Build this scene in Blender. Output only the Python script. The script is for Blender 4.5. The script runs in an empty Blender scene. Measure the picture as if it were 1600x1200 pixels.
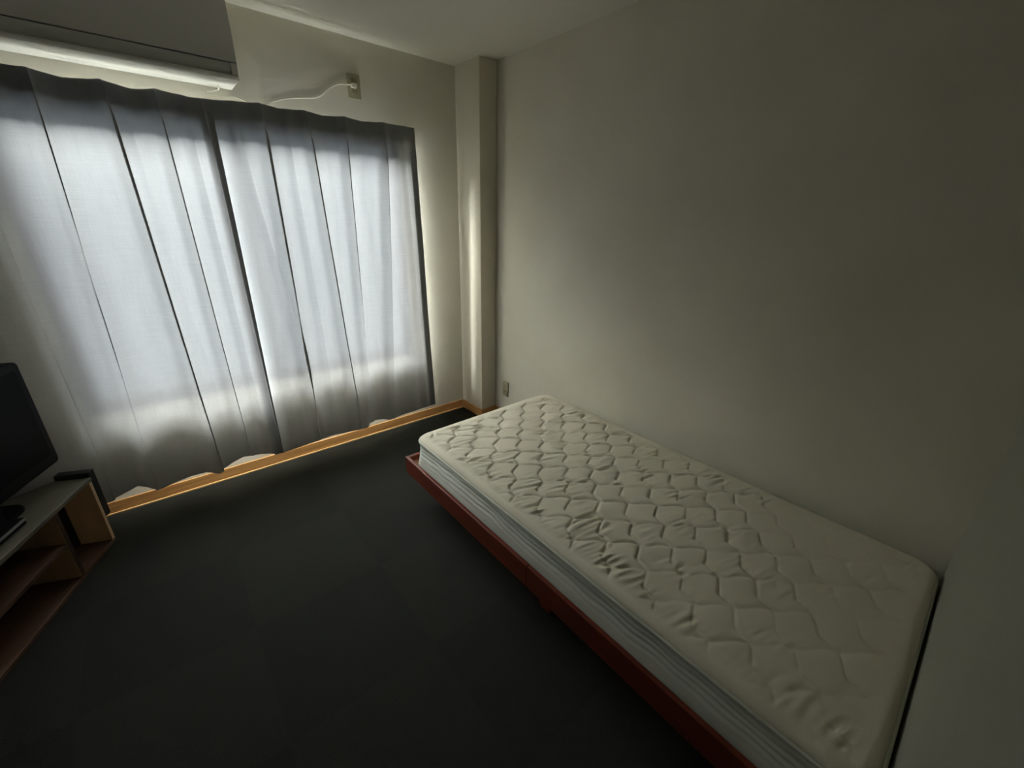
import bpy, bmesh, math, random
import numpy as np
from mathutils import Vector, Matrix, noise

random.seed(7)
C = bpy.context.scene.collection
SC = bpy.context.scene

# ------------------------------------------------------------------ camera
FPX = 647.09
H = 2.40            # ceiling height
CAMH = 1.4952
R = ((0.7651573, 0.2243996, -0.6034725),
     (-0.6435612, 0.2943104, -0.7065481),
     (0.0190591, 0.9289920, 0.3696087))
cam = bpy.data.cameras.new('camera')
cam.sensor_width = 36.0
cam.lens = FPX * 36.0 / 1600.0
cam.clip_start = 0.02
camo = bpy.data.objects.new('camera', cam)
C.objects.link(camo)
M4 = Matrix(R).to_4x4()
M4.translation = Vector((0, 0, CAMH))
camo.matrix_world = M4
SC.camera = camo

# ------------------------------------------------------------------ world, light, exposure
w = bpy.data.worlds.new('overcast_sky')
SC.world = w
w.use_nodes = True
bg = w.node_tree.nodes['Background']
bg.inputs[0].default_value = (0.80, 0.90, 1.0, 1)
bg.inputs[1].default_value = 1.0

YW = 2.7158          # window wall plane
XC, YC = 1.778, 2.446  # column
XR = 1.913           # right wall
YS = -0.144          # wall behind the foot of the bed
XL = -1.30           # left wall
WX0, WX1, WZ0, WZ1 = -0.40, 1.33, 0.56, 1.945   # window opening

def area(name, loc, target, sx, sy, energy, color):
    al = bpy.data.lights.new(name, 'AREA')
    al.shape = 'RECTANGLE'
    al.size, al.size_y = sx, sy
    al.energy = energy
    al.color = color
    o = bpy.data.objects.new(name, al)
    o.location = loc
    o.rotation_euler = (Vector(target) - Vector(loc)).to_track_quat('-Z', 'Y').to_euler()
    C.objects.link(o)
    return o
# bright cloudy sky high outside the window, and the paler light of the street opposite
area('sky_daylight', (-3.8, 6.2, 4.4), (0.6, 2.75, 1.2), 4.6, 2.4, 3400.0, (1.0, 0.975, 0.93))
area('sky_daylight_ahead', (0.0, 6.8, 4.6), (0.45, 2.75, 1.1), 4.4, 2.2, 4200.0, (1.0, 0.985, 0.95))

SC.view_settings.view_transform = 'Standard'
SC.view_settings.look = 'None'
SC.view_settings.gamma = 1.0
SC.view_settings.use_curve_mapping = False
SC.view_settings.exposure = 1.30
SC.cycles.max_bounces = 14
SC.cycles.diffuse_bounces = 8
SC.cycles.transmission_bounces = 10
SC.cycles.transparent_max_bounces = 12

# ------------------------------------------------------------------ helpers
def lin(c):
    return tuple(((x / 255) / 12.92 if x / 255 <= 0.04045 else ((x / 255 + 0.055) / 1.055) ** 2.4) for x in c) + (1,)

def mat(name, rgb, rough=0.6, metal=0.0, spec=0.5):
    m = bpy.data.materials.new(name)
    m.use_nodes = True
    b = m.node_tree.nodes['Principled BSDF']
    b.inputs['Base Color'].default_value = lin(rgb)
    b.inputs['Roughness'].default_value = rough
    b.inputs['Metallic'].default_value = metal
    b.inputs['Specular IOR Level'].default_value = spec
    return m

def nd(m, t, **kw):
    n = m.node_tree.nodes.new(t)
    for k, v in kw.items():
        setattr(n, k, v)
    return n

def lk(m, a, b):
    m.node_tree.links.new(a, b)

def bsdf(m):
    return m.node_tree.nodes['Principled BSDF']

def coords(m, scale=(1, 1, 1), kind='Object'):
    tc = nd(m, 'ShaderNodeTexCoord')
    mp = nd(m, 'ShaderNodeMapping')
    mp.inputs['Scale'].default_value = scale
    lk(m, tc.outputs[kind], mp.inputs[0])
    return mp.outputs[0]

def add_noise_color(m, c1, c2, scale, detail=4, stretch=(1, 1, 1), lo=0.3, hi=0.7, sock='Base Color'):
    v = coords(m, stretch)
    n = nd(m, 'ShaderNodeTexNoise')
    n.inputs['Scale'].default_value = scale
    n.inputs['Detail'].default_value = detail
    lk(m, v, n.inputs['Vector'])
    r = nd(m, 'ShaderNodeValToRGB')
    r.color_ramp.elements[0].position = lo
    r.color_ramp.elements[1].position = hi
    r.color_ramp.elements[0].color = lin(c1)
    r.color_ramp.elements[1].color = lin(c2)
    lk(m, n.outputs['Fac'], r.inputs[0])
    lk(m, r.outputs[0], bsdf(m).inputs[sock])
    return n, r

def add_bump(m, scale, dist, strength=0.5, stretch=(1, 1, 1), detail=3):
    v = coords(m, stretch)
    n = nd(m, 'ShaderNodeTexNoise')
    n.inputs['Scale'].default_value = scale
    n.inputs['Detail'].default_value = detail
    lk(m, v, n.inputs['Vector'])
    b = nd(m, 'ShaderNodeBump')
    b.inputs['Strength'].default_value = strength
    b.inputs['Distance'].default_value = dist
    lk(m, n.outputs['Fac'], b.inputs['Height'])
    lk(m, b.outputs[0], bsdf(m).inputs['Normal'])
    return b

def obj(name, bm, m, parent=None, smooth=False, bevel=0.0, seg=2, recalc=True):
    me = bpy.data.meshes.new(name)
    if recalc:
        bmesh.ops.recalc_face_normals(bm, faces=bm.faces[:])
    bm.to_mesh(me)
    bm.free()
    me.materials.append(m)
    if smooth:
        for p in me.polygons:
            p.use_smooth = True
    o = bpy.data.objects.new(name, me)
    C.objects.link(o)
    if parent is not None:
        o.parent = parent
    if bevel > 0:
        md = o.modifiers.new('bevel', 'BEVEL')
        md.width = bevel
        md.segments = seg
        md.limit_method = 'ANGLE'
    return o

def empty(name, label, cat, loc=(0, 0, 0), rz=0.0, group=None):
    o = bpy.data.objects.new(name, None)
    o.empty_display_size = 0.05
    C.objects.link(o)
    o.location = loc
    o.rotation_euler = (0, 0, rz)
    o['label'] = label
    o['category'] = cat
    if group:
        o['group'] = group
    return o

def tag(o, label, cat, group=None):
    o['label'] = label
    o['category'] = cat
    if group:
        o['group'] = group
    return o

def struct(name, bm, m, label=None, cat=None, **kw):
    o = obj(name, bm, m, **kw)
    o['kind'] = 'structure'
    if label:
        o['label'] = label
        o['category'] = cat
    return o

def box(bm, x0, x1, y0, y1, z0, z1):
    vs = [bm.verts.new((x, y, z)) for x in (x0, x1) for y in (y0, y1) for z in (z0, z1)]
    for f in ((0, 1, 3, 2), (4, 6, 7, 5), (0, 4, 5, 1), (2, 3, 7, 6), (0, 2, 6, 4), (1, 5, 7, 3)):
        bm.faces.new([vs[i] for i in f])
    return bm

def bx(*a):
    return box(bmesh.new(), *a)

def prism(bm, pts, axis, a0, a1):
    """extrude a polygon given in the two other axes from a0 to a1 along the axis"""
    def P(p, a):
        if axis == 'x':
            return (a, p[0], p[1])
        if axis == 'y':
            return (p[0], a, p[1])
        return (p[0], p[1], a)
    A = [bm.verts.new(P(p, a0)) for p in pts]
    B = [bm.verts.new(P(p, a1)) for p in pts]
    n = len(pts)
    bm.faces.new(A)
    bm.faces.new(B[::-1])
    for i in range(n):
        bm.faces.new((A[i], B[i], B[(i + 1) % n], A[(i + 1) % n]))
    return bm

def catmull(pts, n=10, closed=False):
    P = [Vector(p) for p in pts]
    out = []
    N = len(P)
    rng = range(N) if closed else range(N - 1)
    for i in rng:
        if closed:
            p0, p1, p2, p3 = P[i - 1], P[i], P[(i + 1) % N], P[(i + 2) % N]
        else:
            p0, p1, p2, p3 = P[max(i - 1, 0)], P[i], P[i + 1], P[min(i + 2, N - 1)]
        for k in range(n):
            t = k / n
            out.append(0.5 * ((2 * p1) + (-p0 + p2) * t + (2 * p0 - 5 * p1 + 4 * p2 - p3) * t * t + (-p0 + 3 * p1 - 3 * p2 + p3) * t ** 3))
    if not closed:
        out.append(P[-1])
    return out

def tube(bm, pts, r, seg=8, closed=False):
    pts = [Vector(p) for p in pts]
    n = len(pts)
    rings = []
    prev = None
    for i, p in enumerate(pts):
        if closed:
            t = (pts[(i + 1) % n] - pts[i - 1]).normalized()
        else:
            t = (pts[min(i + 1, n - 1)] - pts[max(i - 1, 0)]).normalized()
        if prev is None:
            a = Vector((0, 0, 1)) if abs(t.z) < 0.9 else Vector((1, 0, 0))
        else:
            a = prev
        u = (a - t * a.dot(t)).normalized()
        prev = u
        v = t.cross(u)
        rings.append([bm.verts.new(p + (u * math.cos(2 * math.pi * k / seg) + v * math.sin(2 * math.pi * k / seg)) * r) for k in range(seg)])
    for i in range(n if closed else n - 1):
        A, B = rings[i], rings[(i + 1) % n]
        for k in range(seg):
            bm.faces.new((A[k], A[(k + 1) % seg], B[(k + 1) % seg], B[k]))
    if not closed:
        bm.faces.new(rings[0][::-1])
        bm.faces.new(rings[-1])
    return bm

def rrect(cx, cz, w_, h_, r, n=6):
    pts = []
    for (sx, sz, a0) in ((1, 1, 0), (-1, 1, 90), (-1, -1, 180), (1, -1, 270)):
        for k in range(n + 1):
            a = math.radians(a0 + 90 * k / n)
            pts.append((cx + sx * (w_ / 2 - r) + r * math.cos(a), cz + sz * (h_ / 2 - r) + r * math.sin(a)))
    return pts

# ------------------------------------------------------------------ materials
m_wall = mat('wallpaper', (214, 208, 194), 0.85, spec=0.3)
add_noise_color(m_wall, (216, 210, 194), (224, 218, 203), 3.0)
add_bump(m_wall, 260, 0.0012, 0.6)
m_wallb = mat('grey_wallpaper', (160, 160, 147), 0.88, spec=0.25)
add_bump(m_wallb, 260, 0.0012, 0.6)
m_ceil = mat('ceiling_paper', (220, 216, 203), 0.9, spec=0.2)
add_bump(m_ceil, 200, 0.0012, 0.5)
m_dark = mat('unseen_dark_paper', (60, 55, 50), 0.9, spec=0.2)

# carpet tiles, charcoal
m_carpet = mat('charcoal_carpet', (52, 52, 50), 0.95, spec=0.1)
v = coords(m_carpet, (1, 1, 1))
br = nd(m_carpet, 'ShaderNodeTexChecker')
br.inputs['Scale'].default_value = 2.0
br.inputs['Color1'].default_value = lin((54, 54, 49))
br.inputs['Color2'].default_value = lin((51, 51, 47))
lk(m_carpet, v, br.inputs['Vector'])
nz = nd(m_carpet, 'ShaderNodeTexNoise')
nz.inputs['Scale'].default_value = 350
nz.inputs['Detail'].default_value = 4
lk(m_carpet, v, nz.inputs['Vector'])
mx = nd(m_carpet, 'ShaderNodeMix', data_type='RGBA', blend_type='MULTIPLY')
mx.inputs['Factor'].default_value = 0.7
rp = nd(m_carpet, 'ShaderNodeValToRGB')
rp.color_ramp.elements[0].position = 0.3
rp.color_ramp.elements[0].color = (0.35, 0.35, 0.35, 1)
rp.color_ramp.elements[1].position = 0.7
rp.color_ramp.elements[1].color = (1, 1, 1, 1)
lk(m_carpet, nz.outputs['Fac'], rp.inputs[0])
lk(m_carpet, br.outputs['Color'], mx.inputs['A'])
lk(m_carpet, rp.outputs[0], mx.inputs['B'])
lk(m_carpet, mx.outputs['Result'], bsdf(m_carpet).inputs['Base Color'])
bp = nd(m_carpet, 'ShaderNodeBump')
bp.inputs['Distance'].default_value = 0.003
bp.inputs['Strength'].default_value = 0.8
lk(m_carpet, nz.outputs['Fac'], bp.inputs['Height'])
lk(m_carpet, bp.outputs[0], bsdf(m_carpet).inputs['Normal'])

def wood(name, c1, c2, stretch, rough=0.5, scale=6, spec=0.4):
    m = mat(name, c1, rough, spec=spec)
    add_noise_color(m, c1, c2, scale, 6, stretch, 0.35, 0.65)
    return m

m_base = wood('oak_baseboard', (198, 142, 84), (218, 164, 102), (0.6, 14, 14), 0.45)
m_baselip = mat('baseboard_lip', (232, 190, 134), 0.45)
m_red = wood('red_mahogany', (98, 40, 26), (114, 50, 33), (14, 0.6, 14), 0.32)
m_ply = wood('bed_ply', (120, 80, 50), (140, 96, 62), (1, 6, 6), 0.7)
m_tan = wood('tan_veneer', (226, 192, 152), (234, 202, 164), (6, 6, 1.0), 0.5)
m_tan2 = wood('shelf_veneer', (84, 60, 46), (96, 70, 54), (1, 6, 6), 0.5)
m_top = mat('stand_top_laminate', (96, 92, 78), 0.42)
m_blackb = mat('black_board', (16, 16, 17), 0.6)
m_tv = mat('tv_gloss_black', (4, 4, 4), 0.4, spec=0.12)
m_tvb = mat('tv_matt_black', (5, 5, 5), 0.6, spec=0.12)
m_screen = mat('tv_screen', (4, 5, 5), 0.5, spec=0.08)
m_silver = mat('silver_trim', (170, 170, 168), 0.3, metal=0.8)
m_acw = mat('ac_white_plastic', (232, 230, 222), 0.35)
m_acf = mat('ac_front_gloss', (240, 239, 238), 0.12, spec=0.5)
m_acl = mat('ac_louver_gloss', (225, 228, 226), 0.06, spec=0.8)
m_acgap = mat('ac_gap', (20, 20, 20), 0.7)
m_plate = mat('beige_switch_plate', (168, 161, 132), 0.4)
m_plate2 = mat('socket_insert', (158, 151, 124), 0.4)
m_cord = mat('white_cord', (232, 228, 212), 0.4)
m_alu = mat('bronze_aluminium', (44, 40, 36), 0.55, metal=0.2)
m_jamb = mat('added_dark_lining', (52, 40, 30), 0.7, spec=0.2)
m_rail = mat('rail_white', (200, 198, 190), 0.5)

# glass
m_glass = bpy.data.materials.new('window_glass')
m_glass.use_nodes = True
nt = m_glass.node_tree
nt.nodes.clear()
out = nt.nodes.new('ShaderNodeOutputMaterial')
tr = nt.nodes.new('ShaderNodeBsdfTransparent')
tr.inputs[0].default_value = (0.93, 0.96, 0.96, 1)
gl = nt.nodes.new('ShaderNodeBsdfGlossy')
gl.inputs['Roughness'].default_value = 0.05
ms = nt.nodes.new('ShaderNodeMixShader')
ms.inputs[0].default_value = 0.06
nt.links.new(tr.outputs[0], ms.inputs[1])
nt.links.new(gl.outputs[0], ms.inputs[2])
nt.links.new(ms.outputs[0], out.inputs[0])

# translucent curtain cloth: linen-look slubs
def cloth(name, refl, trans, slub=0.12, open_weave=0.0, back=(0.5, 0.5, 0.5), forward=0.0):
    m = bpy.data.materials.new(name)
    m.use_nodes = True
    nt = m.node_tree
    nt.nodes.clear()
    out = nt.nodes.new('ShaderNodeOutputMaterial')
    df = nt.nodes.new('ShaderNodeBsdfDiffuse')
    tl = nt.nodes.new('ShaderNodeBsdfTranslucent')
    ad = nt.nodes.new('ShaderNodeAddShader')
    tc = nt.nodes.new('ShaderNodeTexCoord')
    facs = []
    for st, sc in (((3, 3, 120), 3.0), ((140, 140, 4), 3.0)):
        mp = nt.nodes.new('ShaderNodeMapping')
        mp.inputs['Scale'].default_value = st
        n = nt.nodes.new('ShaderNodeTexNoise')
        n.inputs['Scale'].default_value = sc
        n.inputs['Detail'].default_value = 3
        nt.links.new(tc.outputs['Object'], mp.inputs[0])
        nt.links.new(mp.outputs[0], n.inputs['Vector'])
        facs.append(n.outputs['Fac'])
    a = nt.nodes.new('ShaderNodeMath'); a.operation = 'ADD'
    nt.links.new(facs[0], a.inputs[0]); nt.links.new(facs[1], a.inputs[1])
    mr = nt.nodes.new('ShaderNodeMapRange')
    mr.inputs[1].default_value = 0.6; mr.inputs[2].default_value = 1.4
    mr.inputs[3].default_value = 1 - slub; mr.inputs[4].default_value = 1 + slub
    nt.links.new(a.outputs[0], mr.inputs[0])
    for node, col in ((df, refl), (tl, trans)):
        s = nt.nodes.new('ShaderNodeVectorMath'); s.operation = 'SCALE'
        s.inputs[0].default_value = col
        nt.links.new(mr.outputs[0], s.inputs['Scale'])
        if node is df:      # window side made paler, to bounce more light between curtain and wall
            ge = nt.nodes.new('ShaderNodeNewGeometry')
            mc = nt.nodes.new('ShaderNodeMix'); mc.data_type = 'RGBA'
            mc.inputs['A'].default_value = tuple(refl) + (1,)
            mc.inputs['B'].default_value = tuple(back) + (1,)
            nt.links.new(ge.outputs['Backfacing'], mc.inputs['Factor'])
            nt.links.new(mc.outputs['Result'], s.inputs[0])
        nt.links.new(s.outputs[0], node.inputs['Color'])
    nt.links.new(df.outputs[0], ad.inputs[0])
    nt.links.new(tl.outputs[0], ad.inputs[1])
    mw = nt.nodes.new('ShaderNodeMixShader')
    mw.inputs[0].default_value = open_weave
    tp = nt.nodes.new('ShaderNodeBsdfTransparent')
    # light passing between the threads, scattered about its own direction
    rf = nt.nodes.new('ShaderNodeBsdfRefraction')
    rf.distribution = 'GGX'
    rf.inputs['Roughness'].default_value = 0.72
    rf.inputs['IOR'].default_value = 1.3
    rf.inputs['Color'].default_value = (forward, forward, forward * 0.98, 1)
    ad2 = nt.nodes.new('ShaderNodeAddShader')
    nt.links.new(ad.outputs[0], ad2.inputs[0])
    nt.links.new(rf.outputs[0], ad2.inputs[1])
    nt.links.new(ad2.outputs[0], mw.inputs[1])
    nt.links.new(tp.outputs[0], mw.inputs[2])
    nt.links.new(mw.outputs[0], out.inputs[0])
    return m

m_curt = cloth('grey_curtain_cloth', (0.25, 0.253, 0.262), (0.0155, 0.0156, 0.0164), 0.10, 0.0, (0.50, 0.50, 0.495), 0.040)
m_head = cloth('heading_tape_cloth', (0.25, 0.25, 0.25), (0.003, 0.003, 0.003), 0.05, 0.0, (0.6, 0.6, 0.6))

# mattress cloths
m_quilt = mat('quilted_cream_cloth', (224, 217, 198), 0.85, spec=0.25)
add_bump(m_quilt, 380, 0.001, 0.5)
m_side = mat('mattress_border_cloth', (226, 228, 217), 0.8, spec=0.25)
m_pipe = mat('mattress_piping', (202, 202, 188), 0.8)

# ------------------------------------------------------------------ room shell
T = 0.12
struct('floor', bx(-3.4, XR + T, -2.4, YW + 0.12, -0.1, 0), m_carpet)
struct('ceiling', bx(-3.4, XR + T, -2.4, YW + 0.12, H, H + 0.1), m_ceil)
b = bmesh.new()
box(b, XL - T, WX0, YW, YW + T, 0, H)
box(b, WX1, XR + T, YW, YW + T, 0, H)
box(b, WX0, WX1, YW, YW + T, 0, WZ0)
box(b, WX0, WX1, YW, YW + T, WZ1, H)
struct('wall_window', b, m_wall)
struct('wall_right', bx(XR, XR + T, YS - T, YW, 0, H), m_wall)
struct('wall_left', bx(XL - T, XL, 1.55, YW, 0, H), m_wall)
DX1 = 0.30
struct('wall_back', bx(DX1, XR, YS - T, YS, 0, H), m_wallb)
# unseen dark walls, added left of and behind the camera to swallow stray light
b = bmesh.new()
box(b, -3.4, -3.3, -2.4, YW, 0, H)
box(b, -3.3, XL - T, 2.6, YW, 0, H)
box(b, -3.3, DX1 + 0.3, -2.4, -2.3, 0, H)
box(b, DX1 + 0.2, DX1 + 0.3, -2.3, YS - T, 0, H)
struct('wall_unseen_dark', b, m_dark)
struct('wall_column', bx(XC, XR, YC, YW, 0, H), m_wall, bevel=0.004)

# baseboards
BH, BT = 0.0715, 0.009
def baseboard(name, x0, y0, x1, y1, nx, ny):
    """board against the wall running from (x0,y0) to (x1,y1); (nx,ny) points into the room"""
    b = bmesh.new()
    box(b, min(x0, x1 + nx * BT), max(x1, x0 + nx * BT, x0), min(y0, y1, y0 + ny * BT), max(y0, y1, y0 + ny * BT), 0.008, BH)
    return struct(name, b, m_base, bevel=0.002)
baseboard('baseboard_window', XL, YW, XC - BT, YW, 0, -1)
b = bx(XL, XC - 0.014, YW - 0.016, YW, 0, 0.010)
struct('trim_1', b, m_baselip, bevel=0.002)
b = bx(XC - BT, XC, YC - BT, YW - BT, 0.0, BH)
struct('baseboard_column', b, m_base, bevel=0.002)
b = bx(XC, XR - BT, YC - BT, YC, 0.0, BH)
struct('baseboard_corner', b, m_base, bevel=0.002)
b = bx(XR - BT, XR, YS + BT, YC, 0.0, BH)
struct('baseboard_right', b, m_base, bevel=0.002)
b = bx(DX1, XR, YS, YS + BT, 0.0, BH)
struct('baseboard_back', b, m_base, bevel=0.002)
b = bx(XL, XL + BT, 1.55, YW - 0.016, 0.0, BH)
struct('baseboard_left', b, m_base, bevel=0.002)

# window: aluminium frame, two sliding sashes
b = bmesh.new()
fy0, fy1 = YW + 0.008, YW + 0.068
box(b, WX0, WX1, fy0, fy1, WZ0, WZ0 + 0.03)
box(b, WX0, WX1, fy0, fy1, WZ1 - 0.03, WZ1)
box(b, WX0, WX0 + 0.03, fy0, fy1, WZ0 + 0.03, WZ1 - 0.03)
box(b, WX1 - 0.03, WX1, fy0, fy1, WZ0 + 0.03, WZ1 - 0.03)
win = struct('window_1', b, m_alu)
b = bmesh.new()
LT = 0.006
box(b, WX0, WX1, YW - 0.004, fy0, WZ0, WZ0 + LT)
box(b, WX0, WX1, YW - 0.004, fy0, WZ1 - LT, WZ1)
box(b, WX0, WX0 + LT, YW - 0.004, fy0, WZ0 + LT, WZ1 - LT)
box(b, WX1 - LT, WX1, YW - 0.004, fy0, WZ0 + LT, WZ1 - LT)
struct('trim_2', b, m_jamb)  # added dark lining, keeps the bright recess from glowing through the curtain
mid = (WX0 + WX1) / 2
for x0, x1, y0 in ((WX0 + 0.03, mid + 0.02, fy0 + 0.032), (mid - 0.02, WX1 - 0.03, fy0 + 0.006)):
    b = bmesh.new()
    z0, z1 = WZ0 + 0.03, WZ1 - 0.03
    box(b, x0, x1, y0, y0 + 0.02, z0, z0 + 0.035)
    box(b, x0, x1, y0, y0 + 0.02, z1 - 0.03, z1)
    box(b, x0, x0 + 0.03, y0, y0 + 0.02, z0 + 0.035, z1 - 0.03)
    box(b, x1 - 0.03, x1, y0, y0 + 0.02, z0 + 0.035, z1 - 0.03)
    s = obj('sash', b, m_alu, win)
    g = obj('glass_pane', bx(x0 + 0.028, x1 - 0.028, y0 + 0.008, y0 + 0.012, z0 + 0.033, z1 - 0.028), m_glass, s)

# ------------------------------------------------------------------ curtains
YCUR = 2.600
def interp(x, xs, ys):
    return float(np.interp(x, xs, ys))

def make_curtain(name, label, x0, x1, folds, hem, top, broad, right_return=False):
    """folds: (x, overlap, depth, width, xshift over height, skew)"""
    root = empty(name, label, 'curtain', ((x0 + x1) / 2, YCUR, 0), 0, 'grey curtains over the window')
    ox = (x0 + x1) / 2
    nx, nz = 620, 90
    s = np.linspace(x0, x1, nx)
    def shape(x, z, tt, yoff=0.0):
        """tt 0 at hem .. 1 at top"""
        X = x.copy()
        Yv = np.zeros_like(x) + YCUR + yoff
        for (fx, ov, dp, wd, sh, ft) in folds:
            cx = fx + sh * (1 - tt)
            k = max(0.0, ft + (1 - ft) * tt)
            k2 = min(1.0, (1 - tt) * 8 + 0.35)
            u = x - cx
            ws = 0.022 + 0.022 * (1 - tt)
            st_ = 1 / (1 + np.exp(-u / (ws * 0.28)))
            Ld = 0.050 + 0.035 * (1 - tt)
            dec = np.where(u > 0, np.exp(-(u / Ld) ** 2), 1.0)
            Yv = Yv - dp * 2.7 * k2 * (0.55 + 0.45 * k) * st_ * dec
            t = (u - ws * 0.9) / wd
            g = np.exp(-t * t)
            X = X - ov * (0.35 + 0.65 * k) * k2 * t * g * 2.332
            Yv = Yv - dp * 0.5 * k * k2 * g
        for (bx_, bw, bd) in broad:
            t = (x - bx_) / bw
            Yv = Yv - bd * (1 - tt) ** 1.2 * np.exp(-t * t)
        # pinched vees and small random wrinkles
        for i in range(len(x)):
            nn = noise.noise(Vector((x[i] * 9, z * 1.6, 3.1)))
            n2 = noise.noise(Vector((x[i] * 26, z * 5, 7.7)))
            Yv[i] -= 0.013 * nn * (0.45 + 0.55 * (1 - tt)) + 0.0030 * n2
        return X, Yv
    bm = bmesh.new()
    rows = []
    hems = np.array([interp(v_, *hem) for v_ in s])
    tops = np.array([interp(v_, *top) for v_ in s])
    rx = []
    if right_return:
        rx = [(0.004, 0.010), (0.005, 0.030), (0.005, 0.053)]
    for j in range(nz):
        tt = j / (nz - 1)
        zm = hems.mean() + (tops.mean() - hems.mean()) * tt
        X, Yv = shape(s, zm, tt)
        Z = hems + (tops - hems) * tt + 0.40 * (YCUR - Yv - 0.010) * (1 - tt)
        # small flare of the outer edge towards the hem
        if right_return:
            X = X + 0.040 * (1 - tt) * np.clip((s - 1.05) / 0.36, 0, 1)
        row = [bm.verts.new((X[i] - ox, Yv[i] - YCUR, Z[i])) for i in range(nx)]
        for (ax, ay) in rx:
            row.append(bm.verts.new((X[-1] - ox + ax * 0.6, Yv[-1] - YCUR + ay, Z[-1])))
        rows.append(row)
    n_all = len(rows[0])
    for j in range(nz - 1):
        for i in range(n_all - 1):
            bm.faces.new((rows[j][i], rows[j][i + 1], rows[j + 1][i + 1], rows[j + 1][i]))
    obj('cloth_panel', bm, m_curt, root, smooth=True, recalc=False)
    # heading tape sewn behind the top edge
    bm = bmesh.new()
    prev = None
    for tz in (0.955, 0.97, 0.985, 0.998):
        zm = 0.15 + 1.84 * tz
        X, Yv = shape(s, zm, tz, 0.006)
        if right_return:
            X = X + 0.040 * (1 - tz) * np.clip((s - 1.05) / 0.36, 0, 1)
        Z = hems + (tops - hems) * tz
        row = [bm.verts.new((X[i] - ox, Yv[i] - YCUR, Z[i])) for i in range(0, nx, 1)]
        if prev:
            for i in range(len(row) - 1):
                bm.faces.new((prev[i], prev[i + 1], row[i + 1], row[i]))
        prev = row
    obj('heading_tape', bm, m_head, root, smooth=True, recalc=False)
    # doubled side hem along the right edge
    hw_ = 0.045 if right_return else 0.022
    sel = np.where(s > s[-1] - hw_)[0]
    bm = bmesh.new()
    prev = None
    for j in range(0, nz, 2):
        tt = min(j / (nz - 1), 0.955)
        zm = hems.mean() + (tops.mean() - hems.mean()) * tt
        X, Yv = shape(s, zm, tt)
        Z = hems + (tops - hems) * tt + 0.40 * (YCUR - Yv - 0.010) * (1 - tt) + 0.003
        if right_return:
            X = X + 0.040 * (1 - tt) * np.clip((s - 1.05) / 0.36, 0, 1)
        row = [bm.verts.new((X[i] - ox - 0.001, Yv[i] - YCUR + 0.0035, Z[i])) for i in sel]
        if prev:
            for i in range(len(row) - 1):
                bm.faces.new((prev[i], prev[i + 1], row[i + 1], row[i]))
        prev = row
    obj('side_hem', bm, m_head, root, smooth=True, recalc=False)
    return root

hemL = ([-0.84, -0.421, -0.36, -0.305, -0.265, -0.242, -0.18, -0.094, -0.02, 0.03, 0.10, 0.166, 0.25, 0.367],
        [0.150, 0.140, 0.165, 0.182, 0.160, 0.128, 0.138, 0.150, 0.150, 0.122, 0.160, 0.180, 0.165, 0.128])
topL = ([-0.84, -0.20, -0.1, 0.0, 0.1, 0.19, 0.30, 0.40], [1.975, 1.985, 1.972, 1.985, 1.970, 1.982, 1.972, 1.978])
foldsL = [  # x, overlap, depth, width, shift, strength left at the hem
    (-0.435, 0.008, 0.014, 0.020, 0.000, 1.1),
    (-0.205, 0.0125, 0.020, 0.016, -0.070, 0.35),
    (-0.275, 0.002, 0.006, 0.016, 0.060, 0.0),
    (-0.004, 0.016, 0.024, 0.017, 0.020, 0.7),
    (0.045, 0.004, 0.008, 0.016, 0.060, 0.0),
    (0.158, 0.012, 0.020, 0.016, 0.004, 0.8),
    (0.255, 0.006, 0.012, 0.018, 0.010, 0.5),
    (0.322, 0.008, 0.008, 0.016, 0.000, 1.0),
]
broadL = [(-0.24, 0.05, 0.018), (-0.02, 0.05, 0.02), (0.34, 0.06, 0.008), (-0.50, 0.06, 0.01)]
make_curtain('curtain', 'left grey pleated curtain panel hanging under the air conditioner and behind the television',
             -0.84, 0.375, foldsL, hemL, topL, broadL)
hemR = ([0.28, 0.50, 0.60, 0.685, 0.80, 0.87, 0.893, 0.905, 0.96, 1.02, 1.06, 1.15, 1.30, 1.43],
        [0.125, 0.135, 0.150, 0.150, 0.138, 0.136, 0.137, 0.165, 0.172, 0.160, 0.142, 0.150, 0.158, 0.160])
topR = ([0.36, 0.56, 0.66, 0.76, 0.87, 0.98, 1.08, 1.18, 1.41], [1.975, 1.992, 1.984, 1.992, 1.984, 1.995, 1.986, 1.996, 1.996])
foldsR = [
    (0.435, 0.006, 0.007, 0.018, 0.160, 0.5),
    (0.556, 0.016, 0.020, 0.016, -0.010, 0.6),
    (0.762, 0.013, 0.020, 0.016, 0.050, 0.8),
    (0.665, 0.004, 0.008, 0.018, 0.010, 0.3),
    (0.955, 0.011, 0.018, 0.015, -0.060, 0.6),
    (1.185, 0.011, 0.018, 0.016, -0.130, 0.5),
    (1.300, 0.003, 0.006, 0.018, 0.000, 0.4),
]
broadR = [(0.42, 0.05, 0.006), (0.72, 0.06, 0.012), (0.88, 0.045, 0.02), (1.25, 0.08, 0.014)]
make_curtain('curtain', 'right grey pleated curtain panel ending beside the corner column',
             0.322, 1.405, foldsR, hemR, topR, broadR, right_return=True)

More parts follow.
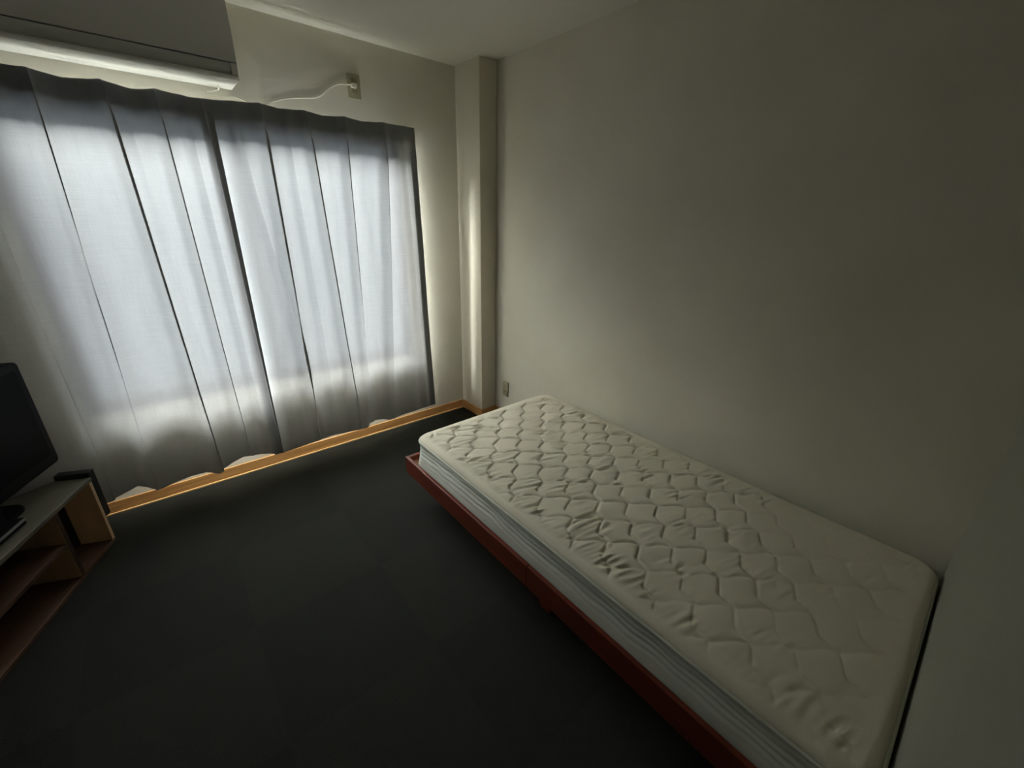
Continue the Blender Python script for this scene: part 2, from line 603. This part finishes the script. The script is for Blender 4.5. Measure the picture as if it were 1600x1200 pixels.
# rail behind the heading
rail = empty('curtain_rail', 'white curtain rail behind the curtain tops on the window wall', 'curtain rail', (0.4, 2.64, 1.95))
obj('track', bx(-1.02, 1.02, -0.003, 0.013, -0.008, 0.010), m_rail, rail, bevel=0.002)
obj('track', bx(-1.02, 1.02, 0.030, 0.056, -0.008, 0.010), m_rail, rail, bevel=0.002)  # second track, added to block light leaking up behind the curtain
for xx in (-0.95, 0.0, 0.95):
    obj('bracket', bx(xx - 0.01, xx + 0.01, 0.013, YW - 2.64, -0.004, 0.006), m_rail, rail)
for k in range(18):
    xx = -1.0 + k * 0.117
    b = tube(bmesh.new(), [(xx, -0.003, 0), (xx, -0.018, 0.0), (xx, -0.02, -0.015), (xx, -0.014, -0.020)], 0.0015, 5)
    obj('hook', b, m_rail, rail)

# ------------------------------------------------------------------ air conditioner
AX0, AX1 = -0.305, 0.492
ac = empty('air_conditioner', 'white wall-mounted air conditioner above the left curtain', 'air conditioner', ((AX0 + AX1) / 2, YW, 2.05))
ax = (AX0 + AX1) / 2
hw = (AX1 - AX0) / 2
yl = lambda y: y - YW
zl = lambda z: z - 2.05
# body section (y, z): wall side to front
sec = [(0, 0.0), (yl(2.545), 0.0), (yl(2.515), -0.004), (yl(2.498), -0.003), (yl(2.490), 0.006), (yl(2.490), 0.014),
       (yl(2.534), 0.016), (yl(2.534), 0.058), (yl(2.505), 0.064), (yl(2.505), 0.285), (0, 0.285)]
obj('body', prism(bmesh.new(), sec, 'x', -hw, hw), m_acw, ac, bevel=0.003)
# front panel, slightly bowed
def arc(p0, p1, bulge, n=8):
    (a, b_), (c, d) = p0, p1
    dx, dy = c - a, d - b_
    L = math.hypot(dx, dy)
    nx_, ny_ = dy / L, -dx / L
    return [(a + dx * t / n + nx_ * bulge * 4 * (t / n) * (1 - t / n), b_ + dy * t / n + ny_ * bulge * 4 * (t / n) * (1 - t / n)) for t in range(n + 1)]
pf = arc((yl(2.487), zl(2.112)), (yl(2.492), zl(2.338)), -0.008, 10)
pf = pf + [(yl(2.505), zl(2.338)), (yl(2.505), zl(2.112))]
obj('front_panel', prism(bmesh.new(), pf, 'x', -hw + 0.001, hw - 0.001), m_acf, ac, bevel=0.002)
# louver: curved flap under the panel
pl = [(yl(2.5285 - 0.0405 * math.sin(math.radians(a_))), zl(2.107 - 0.041 * math.cos(math.radians(a_)))) for a_ in range(5, 91, 5)]
pl = pl + [(yl(2.4995), zl(2.109)), (yl(2.5285), zl(2.076))]
obj('louver', prism(bmesh.new(), pl, 'x', -hw + 0.028, hw - 0.028), m_acl, ac, smooth=False, bevel=0.001)
obj('louver_gap', bx(-hw + 0.024, hw - 0.024, yl(2.530), yl(2.533), zl(2.067), zl(2.107)), m_acgap, ac)
for sx in (-1, 1):
    x0, x1 = sorted((sx * (hw - 0.026), sx * (hw - 0.001)))
    obj('end_cap', prism(bmesh.new(), [(yl(2.498), zl(2.066)), (yl(2.490), zl(2.09)), (yl(2.489), zl(2.109)), (yl(2.51), zl(2.109)), (yl(2.515), zl(2.066))], 'x', x0, x1), m_acf, ac, bevel=0.001)
obj('seam_highlight', bx(hw - 0.0275, hw - 0.0255, yl(2.4865), yl(2.489), zl(2.068), zl(2.104)), m_acw, ac)  # thin white strip painted in for the highlight along the end seam
# power cord to the socket
cp = [(0.430, 2.660, 2.052), (0.432, 2.690, 2.040), (0.405, 2.700, 2.030), (0.383, 2.702, 2.022), (0.400, 2.702, 2.013), (0.450, 2.704, 2.014), (0.505, 2.704, 2.021),
      (0.562, 2.704, 2.004), (0.595, 2.704, 1.994), (0.629, 2.704, 2.012), (0.708, 2.706, 2.046), (0.790, 2.706, 2.066), (0.870, 2.706, 2.080), (0.915, 2.706, 2.100), (0.950, 2.706, 2.132),
      (0.997, 2.706, 2.160), (1.040, 2.700, 2.170), (1.075, 2.685, 2.170)]
cp = [(x - ax, y - YW, z - 2.05) for x, y, z in cp]
cord = obj('power_cord', tube(bmesh.new(), catmull(cp, 8), 0.0036, 8), m_cord, ac, smooth=True)
pb = bmesh.new()
prism(pb, rrect(1.094 - ax, 2.171 - 2.05, 0.030, 0.022, 0.006), 'y', 2.682 - YW, 2.704 - YW)
obj('plug', pb, m_cord, cord, bevel=0.002)

# ------------------------------------------------------------------ sockets
def socket(name, label, loc, rz, w_, h_, th):
    r = empty(name, label, 'socket', loc, rz)
    obj('cover_plate', prism(bmesh.new(), rrect(0, 0, w_, h_, 0.006), 'y', -th, 0), m_plate, r, bevel=0.002)
    for dz in (-0.023, 0.023):
        o = obj('socket_insert', prism(bmesh.new(), rrect(0, dz, w_ * 0.46, 0.034, 0.004), 'y', -th - 0.002, -th + 0.001), m_plate2, r, bevel=0.001)
        for dx in (-0.007, 0.007):
            obj('slot', bx(dx - 0.0012, dx + 0.0012, -th - 0.0024, -th - 0.001, dz - 0.005, dz + 0.005), m_blackb, o)
    return r
socket('wall_socket', 'beige socket plate high on the window wall with a white plug and cord', (1.100, YW, 2.171), 0, 0.072, 0.118, 0.011)
socket('wall_socket', 'beige socket plate low on the side wall beside the far end of the mattress', (XR, 2.312, 0.262), -math.pi / 2, 0.066, 0.120, 0.008)

# ------------------------------------------------------------------ bed
MX0, MX1 = 0.8726, 1.8426
MY0, MY1 = -0.130, 1.8147
MZ0, MZ1 = 0.245, 0.4222
bed = empty('bed_frame', 'low red-brown wooden bed frame under the single mattress along the side wall', 'bed', ((MX0 + MX1) / 2, (MY0 + MY1) / 2, 0))
bxc, byc = (MX0 + MX1) / 2, (MY0 + MY1) / 2
FX0, FX1 = 0.836, 1.873
FY0, FY1 = -0.142, 1.870
RT, RZ0, RZ1 = 0.018, 0.170, 0.270
YJ = 0.872
def bpart(name, x0, x1, y0, y1, z0, z1, m, bev=0.002):
    return obj(name, bx(x0 - bxc, x1 - bxc, y0 - byc, y1 - byc, z0, z1), m, bed, bevel=bev)
bpart('side_rail', FX0, FX0 + RT, YJ + 0.0015, FY1, RZ0, RZ1, m_red)
bpart('side_rail', FX0, FX0 + RT, FY0, YJ - 0.0015, RZ0, RZ1, m_red)
bpart('side_rail', FX1 - RT, FX1, FY0, FY1, RZ0, RZ1, m_red)
bpart('end_rail', FX0 + RT, FX1 - RT, FY1 - RT, FY1, RZ0, RZ1, m_red)
bpart('end_rail', FX0 + RT, FX1 - RT, FY0, FY0 + RT, RZ0, RZ1 - 0.03, m_red)
bpart('deck', FX0 + RT, FX1 - RT, FY0 + RT, FY1 - RT, 0.228, 0.245, m_ply)
for yy, xl in ((0.02, 0.96), (0.82, 0.925), (1.46, 1.00)):
    for xx in (xl, 2.715 - xl - 0.06):
        bpart('leg', xx, xx + 0.06, yy, yy + 0.06, 0.0, 0.228, m_red)

# mattress ------------------------------------------------------
mtt = empty('mattress', 'cream quilted single mattress lying bare on the red-brown bed frame', 'mattress', (bxc, byc, MZ0))
W2, L2 = (MX1 - MX0) / 2, (MY1 - MY0) / 2
RC = 0.075       # corner radius in plan
def roundxy(x, y):
    """push a point of the rectangle inside the rounded corners"""
    ax_, ay_ = abs(x), abs(y)
    cx, cy = W2 - RC, L2 - RC
    if ax_ > cx and ay_ > cy:
        dx, dy = (ax_ - cx) / RC, (ay_ - cy) / RC
        m_ = max(dx, dy)
        n_ = math.hypot(dx, dy)
        if n_ > 1e-9:
            k = m_ / n_
            ax_, ay_ = cx + dx * k * RC, cy + dy * k * RC
    return math.copysign(ax_, x), math.copysign(ay_, y)
def edge_dist(x, y):
    ax_, ay_ = abs(x), abs(y)
    cx, cy = W2 - RC, L2 - RC
    if ax_ > cx and ay_ > cy:
        return RC - math.hypot(ax_ - cx, ay_ - cy)
    return min(W2 - ax_, L2 - ay_)
PT = 0.165
TOPZ = MZ1 - MZ0
def tri(t):
    """triangle wave of period 1, lopsided like the stitched zigzag"""
    t = t % 1.0
    return (t / 0.38) * 2 - 1 if t < 0.38 else 1 - (t - 0.38) / 0.62 * 2
def quilt(x, y):
    d = edge_dist(x, y)
    q = (x + y) / PT
    r = (x - y) / PT
    q2 = q + 0.095 * math.sin(2 * math.pi * r) * 0.4 + 0.03 * noise.noise(Vector((x * 9, y * 9, 1)))
    r2 = r + 0.095 * tri(q) * 1.25 + 0.03 * noise.noise(Vector((x * 9, y * 9, 9)))
    a = abs(math.sin(math.pi * q2))
    b_ = abs(math.sin(math.pi * r2))
    f = min(1, max(0, (d - 0.030) / 0.03))
    fl = 0.32 + 0.68 * min(1, max(0, (y + 0.75) / 1.0))
    seam = (1 - 0.7 * math.exp(-(a / 0.13))) * (1 - math.exp(-(b_ / 0.09)))
    dome = (a * b_) ** 0.5
    vary = 0.75 + 0.5 * noise.noise(Vector((x * 5, y * 5, 14)))
    hgt = (0.0140 * seam + 0.0034 * dome) * f * vary * fl + 0.004 * (1 - f)
    # puckers running across the mattress, strongest near the seams and the long edges
    msk = min(1.0, max(0, noise.noise(Vector((x * 9, y * 9, 4.2))) * 1.6 + 0.25))
    near = 1 - min(a, b_) ** 0.5
    edge = math.exp(-((W2 - abs(x) - 0.085) / 0.05) ** 2)
    yy_ = y + 0.25 * x
    wr = noise.noise(Vector((x * 10, yy_ * 62, 2.0)))
    wr = math.copysign(abs(wr) ** 0.8, wr)
    hgt += 0.0150 * wr * (msk * 0.9 + 0.5 * edge) * f * fl * (0.45 + 0.55 * near)
    hgt += 0.005 * noise.noise(Vector((x * 2.4, y * 2.4, 5)))
    # rounded shoulder
    rr = 0.030
    if d < rr:
        hgt -= rr * (1 - math.sqrt(max(0, 1 - ((rr - d) / rr) ** 2))) * 0.75
    return TOPZ - 0.008 + hgt
bm = bmesh.new()
xs = np.concatenate([[-W2, -W2 + 0.002, -W2 + 0.005], np.linspace(-W2 + 0.009, W2 - 0.009, 196), [W2 - 0.005, W2 - 0.002, W2]])
ys = np.concatenate([[-L2, -L2 + 0.002, -L2 + 0.005], np.linspace(-L2 + 0.009, L2 - 0.009, 400), [L2 - 0.005, L2 - 0.002, L2]])
grid = []
for yv in ys:
    row = []
    for xv in xs:
        X, Y = roundxy(float(xv), float(yv))
        row.append(bm.verts.new((X, Y, quilt(X, Y))))
    grid.append(row)
for j in range(len(ys) - 1):
    for i in range(len(xs) - 1):
        bm.faces.new((grid[j][i], grid[j][i + 1], grid[j + 1][i + 1], grid[j + 1][i]))
obj('quilted_top', bm, m_quilt, mtt, smooth=True)
# outline of the plan
def outline(inset=0.0, step=0.006):
    pts = []
    r = RC - inset
    hx, hy = W2 - RC, L2 - RC
    def seg(p, q):
        L = math.hypot(q[0] - p[0], q[1] - p[1])
        n = max(2, int(L / step))
        for k in range(n):
            pts.append((p[0] + (q[0] - p[0]) * k / n, p[1] + (q[1] - p[1]) * k / n))
    def cor(cx, cy, a0):
        n = int(r * math.pi / 2 / step) + 2
        for k in range(n):
            a = a0 + (math.pi / 2) * k / n
            pts.append((cx + r * math.cos(a), cy + r * math.sin(a)))
    seg((hx + r, -hy), (hx + r, hy)); cor(hx, hy, 0)
    seg((hx, hy + r), (-hx, hy + r)); cor(-hx, hy, math.pi / 2)
    seg((-hx - r, hy), (-hx - r, -hy)); cor(-hx, -hy, math.pi)
    seg((-hx, -hy - r), (hx, -hy - r)); cor(hx, -hy, 1.5 * math.pi)
    return pts
ol = outline()
NB = 34
ZT = TOPZ - 0.026
bm = bmesh.new()
rings = []
acc = 0
for j in range(NB + 1):
    t = j / NB
    ring = []
    s_ = 0.0
    for i, (px, py) in enumerate(ol):
        p2 = ol[(i + 1) % len(ol)]
        p0 = ol[i - 1]
        tx, ty = p2[0] - p0[0], p2[1] - p0[1]
        L = math.hypot(tx, ty)
        nx_, ny_ = ty / L, -tx / L
        s_ += L / 2
        z = 0.006 + (ZT - 0.006) * t
        # long sagging wrinkles running along the border
        env = math.exp(-((t - 0.62) / 0.24) ** 2)
        ph = z * 260 + 5.5 * noise.noise(Vector((px * 3.0, py * 3.0, z * 4))) + 2.2 * noise.noise(Vector((px * 9, py * 9, z * 14)))
        amp = 0.0052 * (0.25 + max(0, 0.4 + 1.3 * noise.noise(Vector((px * 2.5, py * 2.5, 8)))))
        d = amp * math.sin(ph) * env + 0.013 * (1 - t) ** 1.3 - 0.004 * env
        d += 0.003 * noise.noise(Vector((px * 12, py * 12, z * 10)))
        ring.append(bm.verts.new((px + nx_ * d, py + ny_ * d, z)))
    rings.append(ring)
n = len(ol)
for j in range(NB):
    for i in range(n):
        bm.faces.new((rings[j][i], rings[j][(i + 1) % n], rings[j + 1][(i + 1) % n], rings[j + 1][i]))
bm.faces.new(rings[0][::-1])
obj('border', bm, m_side, mtt, smooth=True)
for z_, nm in ((ZT - 0.001, 'top_piping'), (0.008, 'bottom_piping')):
    obj(nm, tube(bmesh.new(), [(p[0] * (1.001 if nm == 'top_piping' else 1.014), p[1] * (1.001 if nm == 'top_piping' else 1.010), z_ + 0.0015 * noise.noise(Vector((p[0] * 5, p[1] * 5, z_)))) for p in outline(0, 0.012)], 0.0055, 8, closed=True), m_pipe, mtt, smooth=True)

# ------------------------------------------------------------------ TV stand (corner shape)
ang = math.atan2(0.920, 0.393)      # direction of the front edge, pointing to the window
F1 = Vector((-0.430, 2.455, 0))     # far front corner
# local frame: +x along the front towards the window, +y away from the viewer into the unit
st = empty('tv_stand', 'open wooden television stand with two shelves left of the curtain', 'tv stand', F1, ang)
LEN, HT, TH = 0.98, 0.362, 0.018
e1, bk = 0.13, 0.36
plan = [(0, 0), (0, e1), (-0.26, bk), (-0.72, bk), (-LEN, e1), (-LEN, 0)]
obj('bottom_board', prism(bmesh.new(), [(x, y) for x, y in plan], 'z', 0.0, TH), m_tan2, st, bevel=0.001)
topp = [(0.0, -0.004), (0.0, e1), (-0.26, bk + 0.004), (-0.72, bk + 0.004), (-LEN, e1), (-LEN, -0.004)]
obj('top_board', prism(bmesh.new(), topp, 'z', HT - TH, HT), m_top, st, bevel=0.001)
obj('side_panel', bx(-TH, 0, 0, e1, TH, HT - TH), m_tan, st, bevel=0.001)
obj('side_panel', bx(-LEN, -LEN + TH, 0, e1, TH, HT - TH), m_tan, st, bevel=0.001)
PX = -0.232
obj('partition', bx(PX - TH, PX, 0.0, bk - 0.012, TH, HT - TH), m_tan, st, bevel=0.001)
m_edge = mat('dark_edge_band', (58, 42, 32), 0.5)
obj('edge_band', bx(PX - TH, PX, -0.0015, 0.0, TH, HT - TH), m_edge, st)
PX2 = -0.722
obj('partition', bx(PX2, PX2 + TH, 0.0, bk - 0.012, TH, HT - TH), m_tan, st, bevel=0.001)
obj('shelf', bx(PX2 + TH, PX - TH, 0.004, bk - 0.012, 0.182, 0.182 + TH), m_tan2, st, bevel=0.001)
# dark back boards
obj('back_board', bx(PX2, PX - 0.0, bk - 0.010, bk, TH, HT - TH), m_blackb, st)
d0 = Vector((0 - 0.004, e1 + 0.000)); d1 = Vector((-0.26, bk))
def slab(p, q, th_, z0, z1, m, name):
    dx, dy = q[0] - p[0], q[1] - p[1]
    L = math.hypot(dx, dy)
    nx_, ny_ = -dy / L * th_, dx / L * th_
    return obj(name, prism(bmesh.new(), [(p[0], p[1]), (q[0], q[1]), (q[0] + nx_, q[1] + ny_), (p[0] + nx_, p[1] + ny_)], 'z', z0, z1), m, st)
slab((-TH, e1 - 0.006), (-0.258, bk - 0.012), 0.006, TH, HT - TH, m_blackb, 'back_board')
slab((-LEN + TH, e1 - 0.006), (-0.722, bk - 0.012), -0.006, TH, HT - TH, m_blackb, 'back_board')
o = obj('end_board', bx(0.0005, 0.038, 0.0, 0.128, 0.14, 0.386), m_blackb, st, bevel=0.003)
o['label'] = 'black outer end board'

# ------------------------------------------------------------------ television
tvang = ang
TVC = Vector((-0.503, 2.500, 0))    # far right edge of the set, bottom at z 0.49
tv = empty('television', 'black flat-screen television standing on the wooden stand', 'television', (TVC.x, TVC.y, HT), tvang)
tw, th2 = 0.74, 0.462
zb = 0.462 - HT
obj('bezel', prism(bmesh.new(), rrect(-tw / 2, zb + th2 / 2, tw, th2, 0.020, 6), 'y', 0.0, 0.045), m_tv, tv, bevel=0.004)
obj('screen', bx(-tw + 0.030, -0.030, -0.0015, 0.001, zb + 0.048, zb + th2 - 0.030), m_screen, tv)
bb = bmesh.new()
prism(bb, rrect(-tw / 2, zb + th2 / 2, tw * 0.8, th2 * 0.78, 0.05, 6), 'y', 0.045, 0.085)
obj('back_cover', bb, m_tvb, tv, bevel=0.012)
obj('neck', bx(-tw / 2 - 0.06, -tw / 2 + 0.06, 0.020, 0.055, 0.015, zb + 0.02), m_tvb, tv, bevel=0.003)
obj('foot', prism(bmesh.new(), rrect(-tw / 2 - 0.01, 0.100, 0.38, 0.17, 0.06, 8), 'z', 0.0, 0.016), m_tvb, tv, bevel=0.005)

# slim black box with silver edge at the front of the stand top
bxr = empty('slim_black_box', 'slim black box with a silver front edge on the television stand', 'box', (F1.x, F1.y, HT), ang)
obj('case', prism(bmesh.new(), rrect(-0.435, 0.064, 0.26, 0.040, 0.006), 'z', 0.003, 0.028), m_tvb, bxr, bevel=0.002)
obj('front_trim', bx(-0.560, -0.310, 0.0405, 0.0445, 0.018, 0.027), m_silver, bxr)
for (xx, yy) in ((-0.55, 0.055), (-0.32, 0.055), (-0.55, 0.075), (-0.32, 0.075)):
    obj('rubber_foot', bx(xx - 0.005, xx + 0.005, yy - 0.005, yy + 0.005, 0.0, 0.004), m_tvb, bxr)
